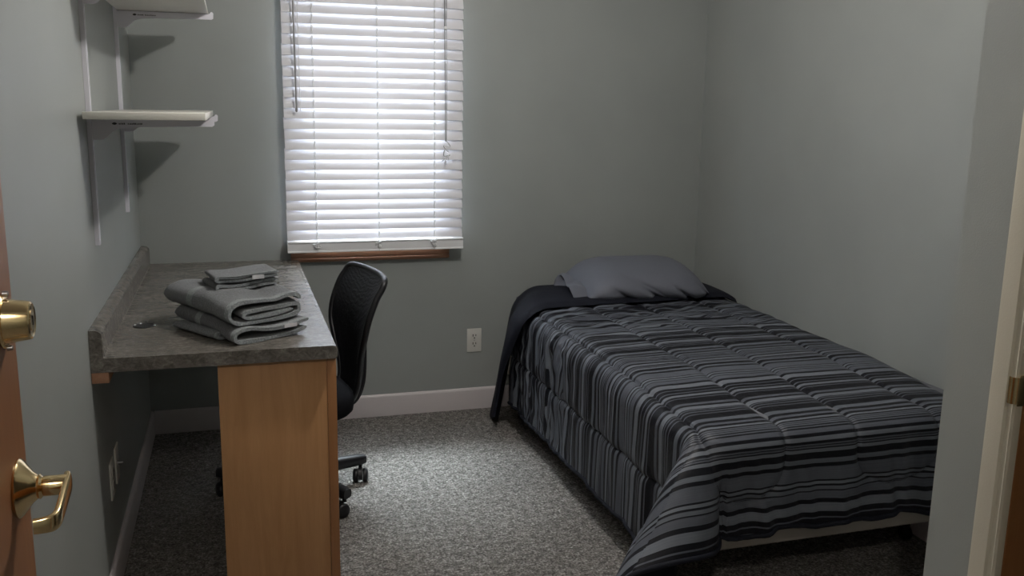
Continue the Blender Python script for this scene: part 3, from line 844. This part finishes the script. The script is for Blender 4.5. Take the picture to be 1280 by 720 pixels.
for i in range(NX+1):
    u = -1+2*i/NX; x = HL*u
    e = 1-abs(u)**5
    hy = .205*(.80 + .20*(1-abs(u)**5)) if abs(u) < 1 else .15
    hz = .088*max(.03, e)**.60
    hy = .200 - .030*(abs(u) > .0)*abs(u)**6
    rings.append(pil_ring(x, hy, max(.006, hz), -.0 - .022*abs(u)**4, .80))
ring_loft(b, rings); link('pillowcase', b, 'pillow_cotton', pil, 80)
# open sleeve end of the case hanging at the left
b = nb(); o_r, i_r = [], []
for i in range(13):
    u = i/12; x = -HL+.035 - .085*u
    hy = .130+.022*u; hz = .022 + .018*u
    ring = []
    for k2 in range(40):
        a = 2*PI*k2/40; c, s_ = math.cos(a), math.sin(a)
        y = hy*c; z = hz*s_ + .018*u*math.sin(3*a+.8) - .035*u + .012*noise.noise(Vector((a*2, u*2, 40)))
        ring.append((x + .02*u*math.sin(2*a), y, z - .012))
    o_r.append(ring)
i_r = [[(x+.001, y*.94, z*.86-.004) for x, y, z in r_] for r_ in o_r]
ring_loft(b, o_r + i_r[::-1], True, True); link('open_end', b, 'pillow_cotton', pil, 80)
# rolled corner at the lower left
b = nb(); pts = []
for i in range(40):
    a = i/40*PI*4.2; rr = .018-.013*i/40; pts.append((-.262+rr*math.cos(a)*.8, -.195, -.058+rr*math.sin(a)))
rings = [[(x, y-.014, z) for x, y, z in [p]][0:1] for p in pts]
b2 = nb(); outl = ribbon([(p[0], p[2]) for p in pts[::2]], .0035)
prism(b2, outl, 'y', -.212, -.160); b.free(); link('rolled_corner', b2, 'pillow_cotton', pil, 60)

# ------------------------------------------------------------------ entry door with locks
DFX = .100                                 # outer face of the open door
door = empty('door_1', (DFX, -2.795, 0), 0); door['kind'] = 'structure'
bx('door_leaf', (-.040, -.885, .012), (0, 0, 2.03), 'door_wood', door, .002)
dbz, lvz, ky = 1.152, .931, -.060
db = empty('deadbolt', (0, ky, dbz)); db.parent = door
b = nb(); lathe(b, (0.0002, 0, 0), (1, 0, 0), [(0, .0335), (.002, .0345), (.004, .0325), (.0045, .0285), (.010, .0275), (.030, .0245), (.0325, .0235), (.0338, .0210), (.0328, .0180), (.0325, .0001)], 40); link('cylinder_collar', b, 'brass', db, 35)
b = nb(); lathe(b, (.0325, 0, 0), (1, 0, 0), [(0, .0130), (.0014, .0125), (.0018, .0001)], 28); link('keyway', b, 'brass', db, 35)
b = nb(); box(b, (.0340, -.0010, -.006), (.0347, .0010, .006)); link('key_slot', b, 'dark_metal', db)
b = nb()
for s_ in (-1, 1): lathe(b, (.003, 0, s_*.0345), (1, 0, 0), [(0, .004), (.006, .0035), (.007, .001)], 10)
link('guard_lug', b, 'steel', db, 40)
lv_ = empty('lever_handle', (0, ky, lvz)); lv_.parent = door
b = nb(); lathe(b, (0.0002, 0, 0), (1, 0, 0), [(0, .0375), (.003, .0385), (.0055, .0365), (.018, .0200), (.0235, .0155), (.0245, .0155)], 44); link('rose', b, 'brass', lv_, 30)
b = nb(); lathe(b, (.0245, 0, 0), (1, 0, 0), [(0, .0150), (.002, .0165), (.004, .0140), (.0055, .0125), (.007, .0135), (.0335, .0130), (.0355, .0120), (.0362, .0001)], 36); link('shank', b, 'brass', lv_, 30)
b = nb(); rings = []
LP = [(.056, .006, .0), (.0575, -.006, -.003), (.056, -.025, -.012), (.0535, -.045, -.022), (.0505, -.068, -.033), (.0470, -.080, -.037), (.034, -.089, -.039), (.018, -.094, -.0395), (.012, -.0955, -.0395)]
LP = [(.0565, .012, .0), (.0585, .004, .0), (.0590, -.030, -.004), (.0590, -.062, -.009), (.0580, -.080, -.012), (.0535, -.089, -.013), (.0440, -.0925, -.0135), (.0340, -.094, -.0135)]
cp = catmull(LP, 4)
for i, p in enumerate(cp):
    d = (cp[min(i+1, len(cp)-1)]-cp[max(i-1, 0)]).normalized(); up = Vector((0, 0, 1)); n_ = d.cross(up).normalized(); q = i/(len(cp)-1)
    hh = .0140 - .0045*q; ww = .0048
    if i == 0: hh *= .6
    rings.append([p + n_*ww*math.copysign(abs(math.cos(a))**.6, math.cos(a)) + up*hh*math.copysign(abs(math.sin(a))**.7, math.sin(a)) for a in [2*PI*k2/20 for k2 in range(20)]])
ring_loft(b, rings); link('lever', b, 'brass', lv_, 50)
b = nb(); box(b, (-.034, .0005, lvz-.028), (-.006, .0018, lvz+.028), .0006); link('latch_plate', b, 'brass', door, 35)
b = nb(); box(b, (-.034, .0005, dbz-.028), (-.006, .0018, dbz+.028), .0006); link('bolt_plate', b, 'brass', door, 35)

# ------------------------------------------------------------------ ceiling lamps
def lamp(x, y, label, power, rad, col, drop=.14):
    r = empty('ceiling_light', (x, y, H)); tag(r, label, 'lamp')
    b = nb(); lathe(b, (0, 0, -.0005), (0, 0, -1), [(0, .065), (.012, .065), (.022, .055), (.024, .024), (.055, .022), (.056, .001)], 32); link('lamp_holder', b, 'vinyl', r, 40)
    li = bpy.data.lights.new('bulb_light', 'POINT'); li.energy = power; li.shadow_soft_size = rad; li.color = col
    lo = bpy.data.objects.new('bulb_light', li); COL.objects.link(lo); lo.location = (0, 0, -drop); lo.parent = r
    return r
lamp(1.18, -1.68, 'round ceiling lamp holder with a bare bulb over the middle of the bedroom', 41, .036, (1, .955, .90), .24)
lamp(.30, -4.42, 'unseen ceiling lamp added in the hall as front fill for the bedroom', 34, .05, (1, .92, .82))  # unseen hall lamp, added for front fill and highlights on the brass

# daylight
w = bpy.data.worlds.new('World'); SC.world = w; w.use_nodes = True
wt = w.node_tree; bg = wt.nodes['Background']; bg.inputs[1].default_value = 19.0
tc = wt.nodes.new('ShaderNodeTexCoord'); sx = wt.nodes.new('ShaderNodeSeparateXYZ'); rp = wt.nodes.new('ShaderNodeValToRGB')
wt.links.new(tc.outputs['Generated'], sx.inputs[0]); wt.links.new(sx.outputs['Z'], rp.inputs[0]); wt.links.new(rp.outputs[0], bg.inputs[0])
rp.color_ramp.elements[0].position = 0; rp.color_ramp.elements[0].color = (.28, .30, .30, 1)
rp.color_ramp.elements[1].position = .9; rp.color_ramp.elements[1].color = (1.0, 1.08, 1.25, 1)
rp.color_ramp.elements.new(.08).color = (.62, .70, .82, 1)
sun = bpy.data.lights.new('hazy_sun', 'SUN'); sun.energy = 30.0; sun.angle = math.radians(26); sun.color = (.86, .93, 1)
so = bpy.data.objects.new('hazy_sun', sun); COL.objects.link(so)
so.rotation_euler = Vector((.02, -.50, -.866)).to_track_quat('-Z', 'Y').to_euler(); so.location = (1, 3, 5)

# ------------------------------------------------------------------ camera (solved from the photograph)
yaw, pitch, roll, F = .2971, .1930, .0164, 1144.2
cy_, sy_, cp_, sp_ = math.cos(yaw), math.sin(yaw), math.cos(pitch), math.sin(pitch)
f_ = Vector((sy_*cp_, cy_*cp_, -sp_)); r_ = Vector((cy_, -sy_, 0)); u_ = r_.cross(f_)
cr, sr = math.cos(roll), math.sin(roll)
R3, U3 = cr*r_ + sr*u_, -sr*r_ + cr*u_
cam = bpy.data.cameras.new('camera'); co = bpy.data.objects.new('camera', cam); COL.objects.link(co)
cam.sensor_fit = 'HORIZONTAL'; cam.sensor_width = 36; cam.lens = F*36/1280; cam.clip_start = .02
mt = Matrix((( R3.x, U3.x, -f_.x, .381), (R3.y, U3.y, -f_.y, -4.098), (R3.z, U3.z, -f_.z, 1.4211), (0, 0, 0, 1)))
co.matrix_world = mt
SC.camera = co
SC.view_settings.view_transform = 'Standard'; SC.view_settings.look = 'None'; SC.view_settings.gamma = 1; SC.view_settings.use_curve_mapping = False
SC.view_settings.exposure = 0.0
